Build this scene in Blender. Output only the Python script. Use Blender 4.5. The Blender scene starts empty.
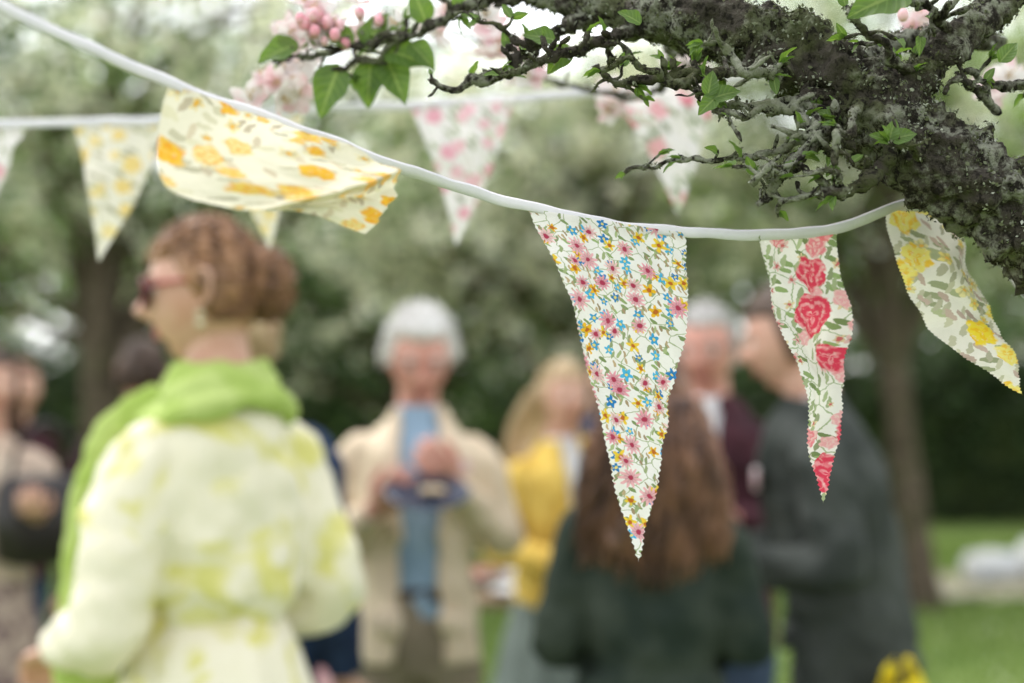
import bpy, math, random
import numpy as np
from mathutils import Vector, Matrix, noise
random.seed(7); rng=np.random.default_rng(7)
scene=bpy.context.scene
COL=scene.collection
V=Vector
def lerp(a,b,t): return a+(b-a)*t
def sstep(a,b,x):
    t=max(0.0,min(1.0,(x-a)/(b-a))); return t*t*(3-2*t)

# ---------------------------------------------------------------- nodes
def nmat(name):
    m=bpy.data.materials.new(name); m.use_nodes=True
    nt=m.node_tree; nt.nodes.clear()
    out=nt.nodes.new('ShaderNodeOutputMaterial')
    return m,nt,out
def setin(nt,sock,val):
    if isinstance(val,bpy.types.NodeSocket): nt.links.new(val,sock)
    else: sock.default_value=val
def M_(nt,op,a,b=None,c=None,clamp=False):
    n=nt.nodes.new('ShaderNodeMath'); n.operation=op; n.use_clamp=clamp
    setin(nt,n.inputs[0],a)
    if b is not None: setin(nt,n.inputs[1],b)
    if c is not None: setin(nt,n.inputs[2],c)
    return n.outputs[0]
def mixc(nt,f,a,b,mode='MIX'):
    n=nt.nodes.new('ShaderNodeMix'); n.data_type='RGBA'; n.blend_type=mode
    def c4(x): return x if isinstance(x,bpy.types.NodeSocket) else (x[0],x[1],x[2],1)
    setin(nt,n.inputs[0],f); setin(nt,n.inputs[6],c4(a)); setin(nt,n.inputs[7],c4(b))
    return n.outputs[2]
def maprange(nt,v,a,b,c=0.0,d=1.0):
    n=nt.nodes.new('ShaderNodeMapRange'); n.interpolation_type='SMOOTHSTEP'
    setin(nt,n.inputs[0],v); n.inputs[1].default_value=a; n.inputs[2].default_value=b
    n.inputs[3].default_value=c; n.inputs[4].default_value=d
    return n.outputs[0]
def noisetex(nt,vec,scale,detail=4,rough=.55,dist=0):
    n=nt.nodes.new('ShaderNodeTexNoise'); n.inputs['Scale'].default_value=scale
    n.inputs['Detail'].default_value=detail; n.inputs['Roughness'].default_value=rough
    n.inputs['Distortion'].default_value=dist
    if vec is not None: nt.links.new(vec,n.inputs['Vector'])
    return n.outputs['Fac']
def objco(nt,which='Object'):
    return nt.nodes.new('ShaderNodeTexCoord').outputs[which]
def finish(nt,out,col,rough=.85,bumph=None,bstr=.3,bdist=.01,transl=0.0,tcol=None,spec=.3,sheen=0):
    p=nt.nodes.new('ShaderNodeBsdfPrincipled')
    setin(nt,p.inputs['Base Color'],col if isinstance(col,bpy.types.NodeSocket) else (*col,1))
    setin(nt,p.inputs['Roughness'],rough); p.inputs['Specular IOR Level'].default_value=spec
    if sheen: p.inputs['Sheen Weight'].default_value=sheen
    nrm=None
    if bumph is not None:
        b=nt.nodes.new('ShaderNodeBump'); b.inputs['Strength'].default_value=bstr
        b.inputs['Distance'].default_value=bdist; nt.links.new(bumph,b.inputs['Height'])
        nrm=b.outputs[0]; nt.links.new(nrm,p.inputs['Normal'])
    sh=p.outputs[0]
    if transl>0:
        t=nt.nodes.new('ShaderNodeBsdfTranslucent')
        tc=tcol if tcol is not None else col
        setin(nt,t.inputs['Color'],tc if isinstance(tc,bpy.types.NodeSocket) else (*tc,1))
        if nrm is not None: nt.links.new(nrm,t.inputs['Normal'])
        mx=nt.nodes.new('ShaderNodeMixShader'); mx.inputs[0].default_value=transl
        nt.links.new(sh,mx.inputs[1]); nt.links.new(t.outputs[0],mx.inputs[2]); sh=mx.outputs[0]
    nt.links.new(sh,out.inputs[0])
def fabric(name,c1,c2=None,scale=8,lo=.4,hi=.6,rough=.9,bump=.15,bscale=60,transl=0,spec=.2,dist=0,sheen=.0):
    m,nt,out=nmat(name); co=objco(nt)
    if c2 is None: c2=tuple(x*.8 for x in c1)
    f=maprange(nt,noisetex(nt,co,scale,3,.5,dist),lo,hi)
    col=mixc(nt,f,c1,c2)
    f2=noisetex(nt,co,scale*7,3)
    col=mixc(nt,.2,col,mixc(nt,f2,(0,0,0),(1,1,1)),'SOFT_LIGHT')
    finish(nt,out,col,rough,noisetex(nt,co,bscale,4),bump,.006,transl,None,spec,sheen)
    return m

# ---------------------------------------------------------------- mesh helpers
def spline(P,n,uniform_t=None):
    P=np.array(P,float); m=len(P)
    if m==2:
        t=np.linspace(0,1,n)[:,None]; return P[0]*(1-t)+P[1]*t
    d=np.linalg.norm(np.diff(P[:,:3],axis=0),axis=1); d=np.maximum(d,1e-6)
    T=np.concatenate([[0],np.cumsum(d)])
    tan=np.zeros_like(P); s=np.diff(P,axis=0)/d[:,None]
    tan[0]=s[0]; tan[-1]=s[-1]
    for i in range(1,m-1): tan[i]=(s[i-1]*d[i]+s[i]*d[i-1])/(d[i]+d[i-1])
    q=np.linspace(0,T[-1],n); idx=np.clip(np.searchsorted(T,q,side='right')-1,0,m-2)
    h=d[idx]; u=((q-T[idx])/h)[:,None]; h=h[:,None]
    return ((2*u**3-3*u**2+1)*P[idx]+(u**3-2*u**2+u)*h*tan[idx]+(-2*u**3+3*u**2)*P[idx+1]+(u**3-u**2)*h*tan[idx+1])
class MB:
    def __init__(s): s.v=[]; s.f=[]; s.M=None
    def add(s,vs,fs,M=None):
        o=len(s.v); M=M if M is not None else s.M
        for p in vs:
            p=V(p)
            s.v.append(tuple(M@p) if M is not None else tuple(p))
        for f in fs: s.f.append(tuple(i+o for i in f))
    def loft(s,rings,cap=True,M=None,close=True):
        n=len(rings[0]); vs=[p for r in rings for p in r]; fs=[]
        for i in range(len(rings)-1):
            for j in range(n if close else n-1):
                k=(j+1)%n
                fs.append((i*n+j,i*n+k,(i+1)*n+k,(i+1)*n+j))
        if cap:
            fs.append(tuple(reversed(range(n)))); o=(len(rings)-1)*n
            fs.append(tuple(o+j for j in range(n)))
        s.add(vs,fs,M)
    def tube(s,P,n=12,sides=12,sq=1.0,up=(0,0,1),dispf=None,M=None,cap=True):
        S=spline(P,n); c=S[:,:3]; r=np.maximum(S[:,3],1e-5)
        t=np.gradient(c,axis=0); t/=np.linalg.norm(t,axis=1)[:,None]+1e-12
        a=np.array(up,float); 
        if abs(np.dot(a,t[0]))>.9: a=np.array((1.,0,0)) if abs(t[0][0])<.9 else np.array((0,1.,0))
        N=np.cross(t[0],a); N/=np.linalg.norm(N)
        rings=[]; info=[]
        for i in range(n):
            N=N-t[i]*np.dot(N,t[i]); N/=np.linalg.norm(N)+1e-12; B=np.cross(t[i],N)
            ring=[]
            for j in range(sides):
                an=2*math.pi*j/sides
                dv=N*math.cos(an)+B*math.sin(an)*sq
                rr=r[i]
                p=c[i]+dv*rr
                if dispf: p=c[i]+dv*(rr+dispf(p,rr,i/(n-1),an))
                ring.append(p); info.append((p,dv/np.linalg.norm(dv)))
            rings.append(ring)
        s.loft(rings,cap,M); return info
    def ball(s,c,r,nu=12,nv=8,M=None):
        r=(r,r,r) if not hasattr(r,'__len__') else r
        rings=[]
        for i in range(1,nv):
            th=math.pi*i/nv
            rings.append([(c[0]+r[0]*math.sin(th)*math.cos(2*math.pi*j/nu),c[1]+r[1]*math.sin(th)*math.sin(2*math.pi*j/nu),c[2]+r[2]*math.cos(th)) for j in range(nu)])
        s.loft(rings,True,M)
    def box(s,c,h,M=None):
        vs=[(c[0]+h[0]*a,c[1]+h[1]*b,c[2]+h[2]*d) for a in(-1,1) for b in(-1,1) for d in(-1,1)]
        s.add(vs,[(0,1,3,2),(4,6,7,5),(0,4,5,1),(2,3,7,6),(0,2,6,4),(1,5,7,3)],M)
_tex={}
def cloud(sz):
    if sz not in _tex:
        t=bpy.data.textures.new('clouds%g'%sz,'CLOUDS'); t.noise_scale=sz; t.noise_depth=1; _tex[sz]=t
    return _tex[sz]
def mkobj(name,mb,mat,parent=None,smooth=True,voxel=None,disp=None,smit=4,uvs=None,bevel=None,sub=0):
    me=bpy.data.meshes.new(name)
    me.from_pydata(mb.v,[],mb.f); me.update()
    if uvs is not None:
        uvl=me.uv_layers.new(name='UVMap')
        li=np.empty(len(me.loops),dtype=np.int32); me.loops.foreach_get('vertex_index',li)
        uvl.data.foreach_set('uv',np.array(uvs,np.float32)[li].ravel())
    if smooth: me.polygons.foreach_set('use_smooth',[True]*len(me.polygons))
    me.materials.append(mat)
    ob=bpy.data.objects.new(name,me); COL.objects.link(ob)
    if parent is not None: ob.parent=parent
    if voxel:
        m=ob.modifiers.new('remesh','REMESH'); m.mode='VOXEL'; m.voxel_size=voxel; m.use_smooth_shade=True
        m=ob.modifiers.new('smooth','SMOOTH'); m.iterations=smit; m.factor=.6
    if bevel:
        m=ob.modifiers.new('bevel','BEVEL'); m.width=bevel; m.segments=2
    if sub:
        m=ob.modifiers.new('sub','SUBSURF'); m.levels=sub; m.render_levels=sub
    if disp:
        for sz,st in disp:
            m=ob.modifiers.new('folds','DISPLACE'); m.texture=cloud(sz); m.strength=st; m.texture_coords='LOCAL'
    return ob
def empty(name,loc=(0,0,0),rot=0):
    e=bpy.data.objects.new(name,None); e.empty_display_size=.1; COL.objects.link(e)
    e.location=loc; e.rotation_euler=(0,0,math.radians(rot)); return e
def quads(name,C,su,sv,mat,parent=None,att=None,upbias=0.5,dirv=None):
    """many leaf sized diamond faces, one mesh"""
    n=len(C)
    nr=rng.normal(size=(n,3)); nr[:,2]=np.abs(nr[:,2])+upbias; nr/=np.linalg.norm(nr,axis=1)[:,None]
    a=rng.normal(size=(n,3)); u=np.cross(nr,a); u/=np.linalg.norm(u,axis=1)[:,None]; v=np.cross(nr,u)
    su=np.broadcast_to(np.asarray(su,float),(n,))[:,None]; sv=np.broadcast_to(np.asarray(sv,float),(n,))[:,None]
    bend=nr*su*.25
    P=np.stack([C-u*su,C+v*sv+bend,C+u*su,C-v*sv+bend],axis=1).reshape(-1,3)
    me=bpy.data.meshes.new(name)
    me.vertices.add(4*n); me.vertices.foreach_set('co',P.astype(np.float32).ravel())
    me.loops.add(4*n); me.loops.foreach_set('vertex_index',np.arange(4*n,dtype=np.int32))
    me.polygons.add(n); me.polygons.foreach_set('loop_start',np.arange(0,4*n,4,dtype=np.int32))
    me.update(calc_edges=True); me.validate()
    if att is None: att=rng.random(n)
    A=me.attributes.new('tone','FLOAT','FACE'); A.data.foreach_set('value',np.asarray(att,np.float32))
    me.materials.append(mat)
    ob=bpy.data.objects.new(name,me); COL.objects.link(ob)
    if parent is not None: ob.parent=parent
    return ob

# ---------------------------------------------------------------- materials
def leafmat(name,stops,transl=.4,rough=.5):
    m,nt,out=nmat(name)
    at=nt.nodes.new('ShaderNodeAttribute'); at.attribute_name='tone'
    rp=nt.nodes.new('ShaderNodeValToRGB'); nt.links.new(at.outputs['Fac'],rp.inputs[0])
    el=rp.color_ramp.elements
    while len(el)<len(stops): el.new(.5)
    for e,(p,c) in zip(el,stops): e.position=p; e.color=(*c,1)
    tc=mixc(nt,1.0,rp.outputs[0],(1.1,1.2,.85),'MULTIPLY')
    finish(nt,out,rp.outputs[0],rough,None,transl=transl,tcol=tc,spec=.35)
    return m
LEAF=leafmat('spring_leaf',[(0,(.04,.075,.028)),(.45,(.11,.18,.06)),(.8,(.22,.33,.12)),(1,(.40,.50,.27))],.5)
LEAFL=leafmat('bright_leaf',[(0,(.055,.10,.03)),(.4,(.15,.25,.065)),(.8,(.31,.44,.12)),(1,(.48,.58,.24))],.5)
LEAFD=leafmat('hedge_leaf',[(0,(.02,.04,.02)),(.5,(.05,.085,.033)),(1,(.11,.17,.06))],.3)
BLOSSOM=leafmat('blossom',[(0,(.82,.70,.69)),(.4,(.87,.83,.81)),(1,(.88,.87,.86))],.5)
def barkmat(name,dark=(.042,.037,.030),lich=(.27,.28,.22),moss=(.095,.11,.045),amt=.55,scale=1.0,mossamt=.6):
    m,nt,out=nmat(name); co=objco(nt)
    a=noisetex(nt,co,45*scale,6,.65); b=noisetex(nt,co,14*scale,4,.6,.5); c=noisetex(nt,co,120*scale,5,.7)
    col=mixc(nt,a,dark,tuple(x*2.2 for x in dark))
    col=mixc(nt,maprange(nt,M_(nt,'ADD',M_(nt,'MULTIPLY',b,.6),M_(nt,'MULTIPLY',c,.4)),.62-.25*amt,.72-.25*amt),col,lich)
    col=mixc(nt,M_(nt,'MULTIPLY',maprange(nt,noisetex(nt,co,22*scale,4),.48,.6),mossamt),col,moss)
    col=mixc(nt,maprange(nt,c,.38,.5),tuple(x*.5 for x in dark),col)
    h=M_(nt,'ADD',c,M_(nt,'MULTIPLY',a,1.5))
    finish(nt,out,col,.95,h,1.0,.006,spec=.1)
    return m
BARK=barkmat('lichen_bark')
BARKD=barkmat('tree_bark',(.07,.055,.04),(.2,.18,.14),(.08,.08,.04),.3,.15)
SKIN=fabric('skin',(.62,.37,.28),(.55,.29,.21),25,.4,.7,.5,.1,150,0,.4)
SKINR=fabric('ruddy_skin',(.62,.32,.25),(.52,.22,.17),20,.4,.7,.5,.1,150,0,.4)
LIP=fabric('lips',(.42,.13,.12),None,20,rough=.4)
EYEW=fabric('eye_white',(.75,.72,.68),None,20,rough=.2)
IRIS=fabric('iris',(.04,.03,.02),None,20,rough=.15)
DARKP=fabric('dark_frame',(.02,.012,.012),None,20,rough=.2,spec=.5)
REDP=fabric('red_frame',(.35,.03,.03),(.18,.01,.02),20,rough=.2,spec=.5)
GOLD=fabric('gold_metal',(.6,.42,.15),None,20,rough=.3,spec=.8)
def hairmat(name,c1,c2):
    m,nt,out=nmat(name); co=objco(nt)
    mp=nt.nodes.new('ShaderNodeMapping'); nt.links.new(co,mp.inputs[0]); mp.inputs['Scale'].default_value=(1,1,.25)
    f=noisetex(nt,mp.outputs[0],70,5,.65,.6); f2=noisetex(nt,mp.outputs[0],16,3,.6,.6)
    f=M_(nt,'ADD',M_(nt,'MULTIPLY',f,.5),M_(nt,'MULTIPLY',f2,.5))
    finish(nt,out,mixc(nt,maprange(nt,f,.40,.60),c1,c2),.42,f,.6,.01,spec=.5); return m
H_AUB=hairmat('auburn_hair',(.11,.05,.026),(.44,.23,.115))
H_WHT=hairmat('white_hair',(.64,.62,.60),(.88,.87,.86))
H_BRN=hairmat('brown_hair',(.05,.022,.014),(.30,.15,.085))
H_DRK=hairmat('dark_brown_hair',(.04,.022,.014),(.12,.07,.042))
H_GRY=hairmat('grey_hair',(.28,.27,.26),(.6,.58,.56))
H_BLD=hairmat('blonde_hair',(.38,.26,.14),(.65,.5,.3))

# ------- printed cottons (flower prints laid out in cloth coordinates, metres)
def rotuv(nt,uv,ang,sx,sy,off):
    r=nt.nodes.new('ShaderNodeVectorRotate'); r.rotation_type='Z_AXIS'
    nt.links.new(uv,r.inputs['Vector']); r.inputs['Angle'].default_value=ang
    n=nt.nodes.new('ShaderNodeVectorMath'); n.operation='MULTIPLY_ADD'
    nt.links.new(r.outputs[0],n.inputs[0]); n.inputs[1].default_value=(sx,sy,1); n.inputs[2].default_value=off
    return n.outputs[0]
def vor(nt,vec,rand=.8):
    n=nt.nodes.new('ShaderNodeTexVoronoi'); n.voronoi_dimensions='2D'; n.inputs['Scale'].default_value=1
    n.inputs['Randomness'].default_value=rand; nt.links.new(vec,n.inputs['Vector']); return n
def flowers(nt,uv,base,scale,off,R,petals,depth,cols,ccol,pres,rc=.1,dark=.35,rings=0,edge=.03):
    vec=rotuv(nt,uv,off*.37,scale,scale,(off,off*1.7,0))
    v=vor(nt,vec)
    sub=nt.nodes.new('ShaderNodeVectorMath'); sub.operation='SUBTRACT'
    nt.links.new(vec,sub.inputs[0]); nt.links.new(v.outputs['Position'],sub.inputs[1])
    sp=nt.nodes.new('ShaderNodeSeparateXYZ'); nt.links.new(sub.outputs[0],sp.inputs[0])
    sc=nt.nodes.new('ShaderNodeSeparateColor'); nt.links.new(v.outputs['Color'],sc.inputs[0])
    ang=M_(nt,'ARCTAN2',sp.outputs[1],sp.outputs[0])
    a2=M_(nt,'ADD',M_(nt,'MULTIPLY',ang,float(petals)),M_(nt,'MULTIPLY',sc.outputs[0],6.28))
    cs=M_(nt,'COSINE',a2)
    lim=M_(nt,'MULTIPLY_ADD',cs,R*depth*.5,R*(1-depth*.5))
    lim=M_(nt,'MULTIPLY',lim,M_(nt,'MULTIPLY_ADD',sc.outputs[2],.5,.6))
    dist=v.outputs['Distance']
    if rings:
        lim=M_(nt,'ADD',lim,M_(nt,'MULTIPLY_ADD',noisetex(nt,vec,5,3),.26,-.13))
    d=M_(nt,'SUBTRACT',lim,dist)
    mask=M_(nt,'MULTIPLY',maprange(nt,d,-edge,edge),M_(nt,'LESS_THAN',sc.outputs[1],pres))
    rp=nt.nodes.new('ShaderNodeValToRGB'); rp.color_ramp.interpolation='CONSTANT'
    nt.links.new(M_(nt,'FRACT',M_(nt,'MULTIPLY',sc.outputs[0],7.3)),rp.inputs[0])
    el=rp.color_ramp.elements
    while len(el)<len(cols): el.new(.5)
    for i,(e,c) in enumerate(zip(el,cols)): e.position=i/len(cols); e.color=(*c,1)
    col=rp.outputs[0]
    if rings:
        w=M_(nt,'SINE',M_(nt,'ADD',M_(nt,'MULTIPLY',dist,rings),M_(nt,'MULTIPLY',M_(nt,'SINE',M_(nt,'MULTIPLY',ang,3.0)),2.2)))
        nz=noisetex(nt,vec,6,3)
        f=maprange(nt,M_(nt,'ADD',w,M_(nt,'MULTIPLY_ADD',nz,5,-2.5)),-.3,1.3)
        col=mixc(nt,M_(nt,'MULTIPLY',f,.8),col,ccol)
        col=mixc(nt,M_(nt,'MULTIPLY',maprange(nt,noisetex(nt,vec,9,2),.55,.7),.4),col,(.86,.80,.70))
    else:
        pet=maprange(nt,cs,-1.0,0.2)
        col=mixc(nt,M_(nt,'MULTIPLY',M_(nt,'SUBTRACT',1.0,pet),dark),col,tuple(x*.25 for x in cols[0]))
        col=mixc(nt,M_(nt,'MULTIPLY',maprange(nt,dist,R*.15,R*.75,1,0),dark),col,tuple(x*.4 for x in cols[0]))
        col=mixc(nt,maprange(nt,dist,rc*.8,rc*1.2,1,0),col,ccol)
    return mixc(nt,mask,base,col)
def sprigs(nt,uv,base,scale,ang,off,R,col,pres,stretch=2.6):
    vec=rotuv(nt,uv,ang,scale,scale*stretch,(off,off*2.3,0))
    v=vor(nt,vec,.95)
    sc=nt.nodes.new('ShaderNodeSeparateColor'); nt.links.new(v.outputs['Color'],sc.inputs[0])
    mask=M_(nt,'MULTIPLY',maprange(nt,v.outputs['Distance'],R*.85,R,1,0),M_(nt,'LESS_THAN',sc.outputs[1],pres))
    c=mixc(nt,sc.outputs[0],col,tuple(x*.6 for x in col))
    return mixc(nt,mask,base,c)
def stems(nt,uv,base,scale,off,w,col):
    vec=rotuv(nt,uv,.6,scale,scale,(off,off,0))
    n=nt.nodes.new('ShaderNodeTexVoronoi'); n.voronoi_dimensions='2D'; n.feature='DISTANCE_TO_EDGE'
    n.inputs['Scale'].default_value=1; nt.links.new(vec,n.inputs['Vector'])
    return mixc(nt,maprange(nt,n.outputs['Distance'],w*.6,w,1,0),base,col)
def cotton(name,base,layers,wob=.0028):
    m,nt,out=nmat(name)
    uv=nt.nodes.new('ShaderNodeUVMap').outputs[0]
    nv=nt.nodes.new('ShaderNodeTexNoise'); nv.inputs['Scale'].default_value=160; nt.links.new(uv,nv.inputs['Vector'])
    ma=nt.nodes.new('ShaderNodeVectorMath'); ma.operation='MULTIPLY_ADD'
    nt.links.new(nv.outputs['Color'],ma.inputs[0]); ma.inputs[1].default_value=(wob,wob,0); nt.links.new(uv,ma.inputs[2])
    u2=ma.outputs[0]
    rgb=nt.nodes.new('ShaderNodeRGB'); rgb.outputs[0].default_value=(*base,1); col=rgb.outputs[0]
    for L in layers:
        k=L[0]; col={'F':flowers,'S':sprigs,'T':stems}[k](nt,u2,col,*L[1:])
    weave=noisetex(nt,uv,900,2)
    col=mixc(nt,.14,col,mixc(nt,weave,(.2,.2,.2),(.8,.8,.8)),'OVERLAY')
    h=M_(nt,'ADD',M_(nt,'MULTIPLY',noisetex(nt,uv,32,3),1.3),M_(nt,'MULTIPLY',weave,.2))
    finish(nt,out,col,.92,h,.55,.006,transl=.32,spec=.12)
    return m
PR_MAIN=cotton('daisy_print',(.86,.835,.815),[
 ('T',75,3.1,.030,(.40,.46,.28)),
 ('S',95,.5,1.3,.35,(.34,.46,.20),.26),('S',95,1.9,5.3,.35,(.42,.50,.26),.26),('S',120,1.2,9.3,.34,(.55,.42,.26),.28),
 ('F',78,4.2,.38,5,.5,[(.05,.36,.68),(.03,.22,.55),(.08,.46,.75)],(.8,.65,.2),.5,.09,.15),
 ('F',66,8.9,.38,5,.55,[(.86,.60,.06),(.84,.48,.03)],(.5,.15,.03),.45,.11,.2),
 ('F',56,2.7,.46,11,.45,[(.84,.45,.50),(.82,.36,.44),(.86,.58,.58)],(.42,.05,.1),.6,.11,.3)])
PR_ROSE=cotton('rose_print',(.86,.83,.78),[
 ('T',50,1.1,.03,(.42,.48,.30)),
 ('S',66,.4,2.3,.42,(.32,.43,.18),.42),('S',66,2.0,6.1,.40,(.45,.52,.30),.40),
 ('F',70,7.7,.34,5,.5,[(.82,.55,.52),(.8,.65,.4)],(.6,.15,.15),.4,.1,.3),
 ('F',50,9.1,.44,5,.15,[(.84,.42,.44),(.78,.24,.28)],(.86,.62,.58),.36,.1,.3,24,.04),
 ('F',30,8.3,.54,5,.15,[(.72,.06,.11),(.80,.20,.22),(.66,.04,.08)],(.88,.40,.42),.50,.1,.3,26,.035)],.004)
PR_YEL=cotton('yellow_flower_print',(.86,.81,.65),[
 ('S',55,.5,3.3,.38,(.80,.75,.54),.4),('S',55,2.2,7.3,.38,(.76,.66,.48),.3),
 ('F',60,9.7,.36,5,.4,[(.87,.72,.38),(.86,.76,.48)],(.84,.45,.05),.4,.1,.3),
 ('F',52,4.7,.44,5,.2,[(.88,.58,.16),(.86,.68,.28)],(.88,.42,.07),.38,.1,.3,24,.07),
 ('F',40,1.5,.48,5,.2,[(.88,.52,.05),(.88,.62,.14)],(.88,.36,.03),.42,.1,.3,20,.07)],.006)
PR_PALE=cotton('pale_yellow_print',(.86,.82,.72),[
 ('S',45,.5,3.3,.40,(.70,.68,.5),.4),
 ('F',38,1.5,.46,5,.2,[(.86,.70,.3),(.86,.76,.42)],(.87,.58,.18),.5,.1,.3,20,.07)],.004)
PR_DAF=cotton('daffodil_print',(.83,.80,.70),[
 ('S',48,.5,3.3,.40,(.50,.54,.32),.4),('S',62,2.2,7.3,.42,(.66,.64,.46),.5),('S',55,1.2,4.3,.36,(.62,.48,.40),.2),
 ('F',60,7.7,.40,5,.3,[(.84,.72,.25),(.84,.76,.4)],(.86,.5,.1),.4,.1,.3),
 ('F',30,3.5,.52,6,.2,[(.88,.68,.05),(.88,.76,.20)],(.87,.50,.02),.62,.1,.3,20,.04)],.005)
PR_PINK=cotton('pink_flower_print',(.86,.83,.81),[
 ('S',45,.9,3.3,.40,(.55,.6,.42),.35),
 ('F',40,6.5,.46,5,.2,[(.85,.48,.56),(.85,.62,.65)],(.80,.26,.38),.55,.1,.3,20,.06)],.004)
PR_RED=cotton('red_flower_print',(.86,.83,.81),[
 ('S',40,.9,8.3,.40,(.45,.52,.34),.4),
 ('F',30,4.5,.48,5,.2,[(.80,.16,.26),(.84,.45,.48)],(.85,.50,.54),.5,.1,.3,20,.06)],.004)
TAPE=fabric('cotton_tape',(.80,.785,.82),(.76,.75,.79),30,.4,.6,.9,.12,700,.15)

# ---------------------------------------------------------------- bunting (hand-drawn outline units)
U=.0007736; ZB=1.45
def up(p): return V((p[0]*U,p[2],ZB+p[1]*U))
bun=empty('bunting')
bun2=empty('bunting')
def tape(name,P,parent,h=.0085,th=.0014):
    S=spline([tuple(up(p)) for p in P],240); mb=MB(); rings=[]
    for i,c in enumerate(S):
        t=V(S[min(i+1,239)])-V(S[max(i-1,0)]); t.normalize()
        tw=.3*math.sin(i*.06)+.4*noise.noise(V((i*.05,3,1)))
        s=t.cross(V((0,0,1))).normalized(); w=t.cross(s).normalized()*-1
        s,w=s*math.cos(tw)+w*math.sin(tw), w*math.cos(tw)-s*math.sin(tw)
        hh=h*(1+.12*noise.noise(V((i*.25,0,0)))); c=V(c)+V((0,0,.0018*noise.noise(V((i*.12,7,0)))))
        prof=[(-.5,-1),(-.55,0),(-.6,.2),(-.35,.3),(-.7,.6),(0,1.05),(.7,.6),(.5,0),(.5,-1),(0,-1.02)]
        rings.append([c+s*(a*th)+w*(b*hh/2) for a,b in prof])
    mb.loft(rings); return mkobj(name,mb,TAPE,parent)
tape('tape',[(-416,316,.80),(-386,302,.83),(-342,288,.87),(-290,272,.92),(-189,246,.98),(-105,223,1.03),(16,196,1.08),(98,182,1.1),(176,175,1.11),(252,174,1.12),(350,187,1.14),(405,209,1.15),(434,216,1.17),(525,200,1.22),(633,185,1.27)],bun)
tape('tape',[(-910,447,1.75),(-815,450,1.75),(-552,457,1.75),(-290,474,1.75),(-146,485,1.76),(140,511,1.78),(331,533,1.8),(554,573,1.82),(760,620,1.85)],bun2,.011)
def flag(name,left,right,mat,parent,rip=.004,belly=.006,seed=0,nu=26,nv=120,zig=.0011,crease=None):
    Lp=spline([tuple(up(p)) for p in left],nv); Rp=spline([tuple(up(p)) for p in right],nv)
    mb=MB(); vs=[];fs=[];uv=[]
    length=np.linalg.norm(np.diff((Lp+Rp)/2,axis=0),axis=1).sum()
    for i in range(nv):
        t=i/(nv-1); l=V(Lp[i]); r=V(Rp[i]); d=(r-l); w=d.length; dn=d/(w+1e-9)
        z=zig*(1 if i%2 else -.4)*random.uniform(.5,1.3)
        l=l-dn*z; r=r+dn*z
        nrm=dn.cross(V((0,0,1))); nrm=nrm if nrm.length>.1 else V((0,-1,0)); 
        for j in range(nu):
            u=j/(nu-1); p=l.lerp(r,u)
            q=V((u*2.2*w*8+seed,t*2.0+seed*2,seed))
            off=belly*math.sin(math.pi*u)*math.sin(math.pi*min(1,t*1.1)) + rip*noise.noise(q*1.6)*min(1,t*3+.15)*min(1,w*30)+rip*.3*noise.noise(q*4)
            if crease: off+=crease[1]*math.exp(-((t-crease[0]+.05*(u-.5))/.035)**2)-crease[1]*.6*math.exp(-((t-crease[0]-.09)/.05)**2)
            vs.append(p+nrm*off); uv.append(((u-.5)*w+seed*.31,-t*length+seed*.17))
    for i in range(nv-1):
        for j in range(nu-1):
            a=i*nu+j; fs.append((a,a+1,a+nu+1,a+nu))
    mb.add(vs,fs); return mkobj(name,mb,mat,parent,uvs=uv)
flag('pennant_daisy',[(16,194,1.08),(47,122,1.072),(85,-24,1.06),(120,-148,1.05)],[(176,174,1.11),(172,105,1.1),(153,-15,1.08),(134,-92,1.06),(120,-148,1.05)],PR_MAIN,bun,.018,.006,1)
flag('pennant_rose',[(252,173,1.12),(273,76,1.11),(293,-15,1.10),(307,-97,1.09)],[(338,185,1.14),(347,98,1.14),(339,5,1.12),(322,-55,1.1),(307,-97,1.09)],PR_ROSE,bun,.020,-.012,2)
flag('pennant_daffodil',[(392,205,1.15),(404,123,1.13),(442,61,1.11),(501,10,1.08)],[(479,208,1.19),(497,115,1.15),(506,55,1.11),(501,10,1.08)],PR_DAF,bun,.016,.012,3)
flag('pennant_pink',[(525,199,1.22),(552,144,1.22),(630,38,1.2)],[(633,185,1.27),(656,98,1.24),(630,38,1.2)],PR_PINK,bun,.012,.01,4)
flag('pennant_yellow',[(-290,272,.92),(-293,217,.905),(-280,176,.885),(-224,158,.885),(-180,163,.92),(-127,148,.95)],[(-189,246,.98),(-178,238,.955),(-161,234,.955),(-127,222,.975),(-104,202,.985),(-127,148,.95)],PR_YEL,bun,.010,.016,5,nv=150,crease=(.60,.014))
def flag2(name,tl,tr,tip,mat,seed,sw=0):
    y=1.76; ml=((tl[0]+tip[0])/2+sw,(tl[1]+tip[1])/2,y-.02); mr=((tr[0]+tip[0])/2+sw,(tr[1]+tip[1])/2,y-.01)
    flag(name,[(*tl,y),ml,(*tip,y-.03)],[(*tr,y),mr,(*tip,y-.03)],mat,bun2,.025,.012,seed)
flag2('pennant_plain',(-934,446),(-783,451),(-862,231),PR_PINK,6)
flag2('pennant_yellow',(-706,452),(-557,456),(-652,226),PR_PALE,7,6)
flag2('pennant_pink',(-488,460),(-337,470),(-382,245),PR_PALE,8)
flag2('pennant_pink',(-165,484),(5,498),(-88,251),PR_PINK,9,8)
flag2('pennant_red',(156,513),(334,532),(262,300),PR_RED,10,6)

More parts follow.
